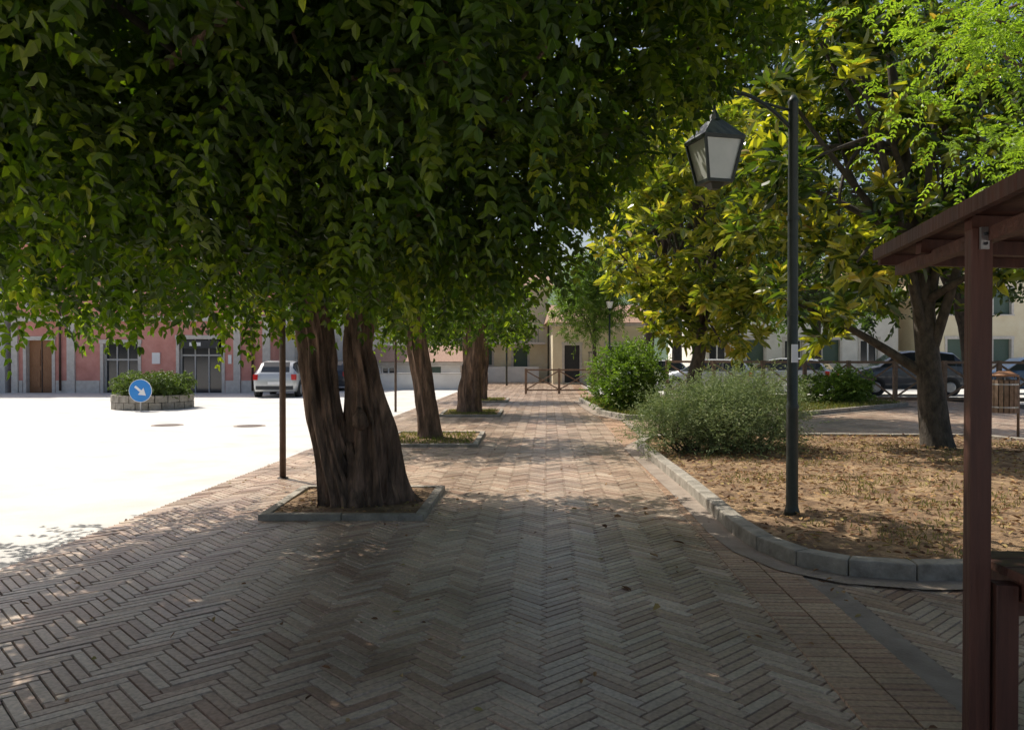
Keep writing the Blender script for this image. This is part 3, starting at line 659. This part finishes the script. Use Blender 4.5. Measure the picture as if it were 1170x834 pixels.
# ------------------------------------------------------------ cars
def paint(name,c):
    M[name]=surf(name,tuple(x*.96 for x in c),c,scale=2,rough=.25,bump=0,coat=.6,metal=.3)
paint('car_silver',(.55,.57,.58)); paint('car_white',(.7,.7,.7)); paint('car_dark',(.03,.035,.045)); paint('car_grey',(.10,.11,.125)); paint('car_blue',(.05,.09,.16))
def car(name,loc,rz,col,zs=1.0,ls=1.0):
    g=group(name,loc,rz); mb=MB()
    S=[(0,.42,.70,.74,.70,.60),(.03,.28,.84,.90,.80,.66),(.12,.24,.93,1.0,.84,.66),(.30,.22,.96,1.22,.86,.62),(.52,.22,.97,1.40,.87,.60),(1.1,.2,.96,1.46,.88,.60),(2.0,.2,.95,1.47,.88,.61),(2.45,.2,.94,1.40,.88,.62),(3.1,.2,.93,.99,.87,.70),(3.6,.22,.84,.90,.85,.66),(3.95,.26,.70,.76,.80,.60),(4.05,.36,.56,.62,.70,.54)]
    vs=[]
    for (y,zb,be,tp,w,wt) in S:
        h=[(w*.93,zb),(w*.99,zb+(be-zb)*.3),(w,zb+(be-zb)*.65),(w*.965,be),(wt+.03,tp-.05 if tp-be>.15 else (be+tp)/2),(wt*.85,tp)]
        ring=[(x,y*ls,z*zs) for x,z in h]+[(-x,y*ls,z*zs) for x,z in h[::-1]]
        vs+=ring
    n=12
    body=[];gl=[]
    for i in range(len(S)-1):
        for k in range(n):
            k2=(k+1)%n; f=(i*n+k,i*n+k2,(i+1)*n+k2,(i+1)*n+k)
            side=k in (3,7)
            if (side and 3<=i<=7) or (k==5 and i in (2,3,7)): gl.append(f)
            else: body.append(f)
    body.append(tuple(range(n))[::-1]); body.append(tuple((len(S)-1)*n+k for k in range(n)))
    mb.add(vs,body,col,True); mb.add(vs,gl,'glass',False)
    for sx in (-1,1):
        for yy in (1.25,): mb.beam((sx*.855,yy*ls,.95*zs),(sx*.65,yy*ls,1.41*zs),.09,.03,'dark')
    mb.obj('body',g)
    mb=MB()
    for sx in (-1,1):
        for yy in (.72,3.25):
            x1=sx*.90;x0=sx*.68
            mb.tube([(x0,yy*ls,.31),(x1,yy*ls,.31)],[.31,.31],24,'tyre',smooth=False); mb.tube([(x1,yy*ls,.31),(x1+sx*.012,yy*ls,.31)],[.2,.17],16,'steel',smooth=False)
            mb.tube([(sx*.80,yy*ls,.33),(sx*.886,yy*ls,.33)],[.37,.37],24,'dark',smooth=False)
    mb.obj('wheels',g)
    mb=MB()
    for sx in (-1,1):
        mb.box(sx*.74-.09,sx*.74+.09,-.015,.12,.70*zs,.92*zs,'red'); mb.box(sx*.62-.12,sx*.62+.12,3.93*ls,4.02*ls,.60*zs,.70*zs,'signwhite')
        mb.box(sx*.96-.07,sx*.96+.07,2.4*ls,2.5*ls,.92*zs,1.04*zs,col)
        mb.beam((sx*.875,1.28*ls,.3*zs),(sx*.875,1.28*ls,.9*zs),.01,.015,'dark')
    mb.box(-.26,.26,-.02,.0,.52*zs,.63*zs,'signwhite'); mb.box(-.72,.72,-.03,.06,.32*zs,.46*zs,'dark'); mb.box(-.5,.5,4.03*ls,4.07*ls,.36*zs,.5*zs,'dark')
    mb.obj('lights_and_bumpers',g)
car('parked_car',(-9.35,31,0),math.radians(4),'car_silver')
car('parked_car',(-8.6,37,0),math.radians(0),'car_dark')
car('parked_car',(10.4,33.4,.05),math.radians(58),'car_silver')
car('parked_car',(13.3,32.6,.1),math.radians(55),'car_silver')
car('parked_car',(8.6,38,0),math.radians(80),'car_white')
car('parked_suv',(17.3,30.3,.15),math.radians(82),'car_grey',1.15,1.05)
car('parked_car',(22.5,31,.15),math.radians(80),'car_blue')
mb=MB(); vs=[];fs=[];n=80
for i in range(n+1):
    x=-300+600*i/n; h=10+9*noise.noise(Vector((x*.012,0,0)))+4*noise.noise(Vector((x*.05,2,0)))+12*math.exp(-((x-30)/50)**2)
    vs+=[(x,180,-1),(x,230,h*.7),(x,280,h*1.3)]
for i in range(n):
    for k in range(2): fs.append((i*3+k,(i+1)*3+k,(i+1)*3+k+1,i*3+k+1))
mb.add(vs,fs,'hills',True); mb.obj('hills')

# ------------------------------------------------------------ light
sd=Vector((-.45,.42,.79)).normalized()
el=math.asin(sd.z); az=math.atan2(sd.x,sd.y)
w=bpy.data.worlds.new('World'); sc.world=w; w.use_nodes=True; nt=w.node_tree
sky=nt.nodes.new('ShaderNodeTexSky'); sky.sky_type='NISHITA'; sky.sun_disc=False; sky.sun_elevation=el; sky.sun_rotation=az; sky.dust_density=4
bg=nt.nodes['Background']; bg.inputs[1].default_value=.13; nt.links.new(sky.outputs[0],bg.inputs[0])
l=bpy.data.lights.new('sun','SUN'); l.energy=5; l.angle=math.radians(.5); l.color=(1,.94,.84)
o=bpy.data.objects.new('sun',l); link(o); o.rotation_euler=(-sd).to_track_quat('-Z','Y').to_euler()
c=bpy.data.cameras.new('camera'); c.sensor_width=36; c.lens=27.7; c.clip_end=2000; c.clip_start=.05
o=bpy.data.objects.new('camera',c); link(o); o.location=(0,0,1.6); o.rotation_euler=(math.radians(90-.57),0,0); sc.camera=o
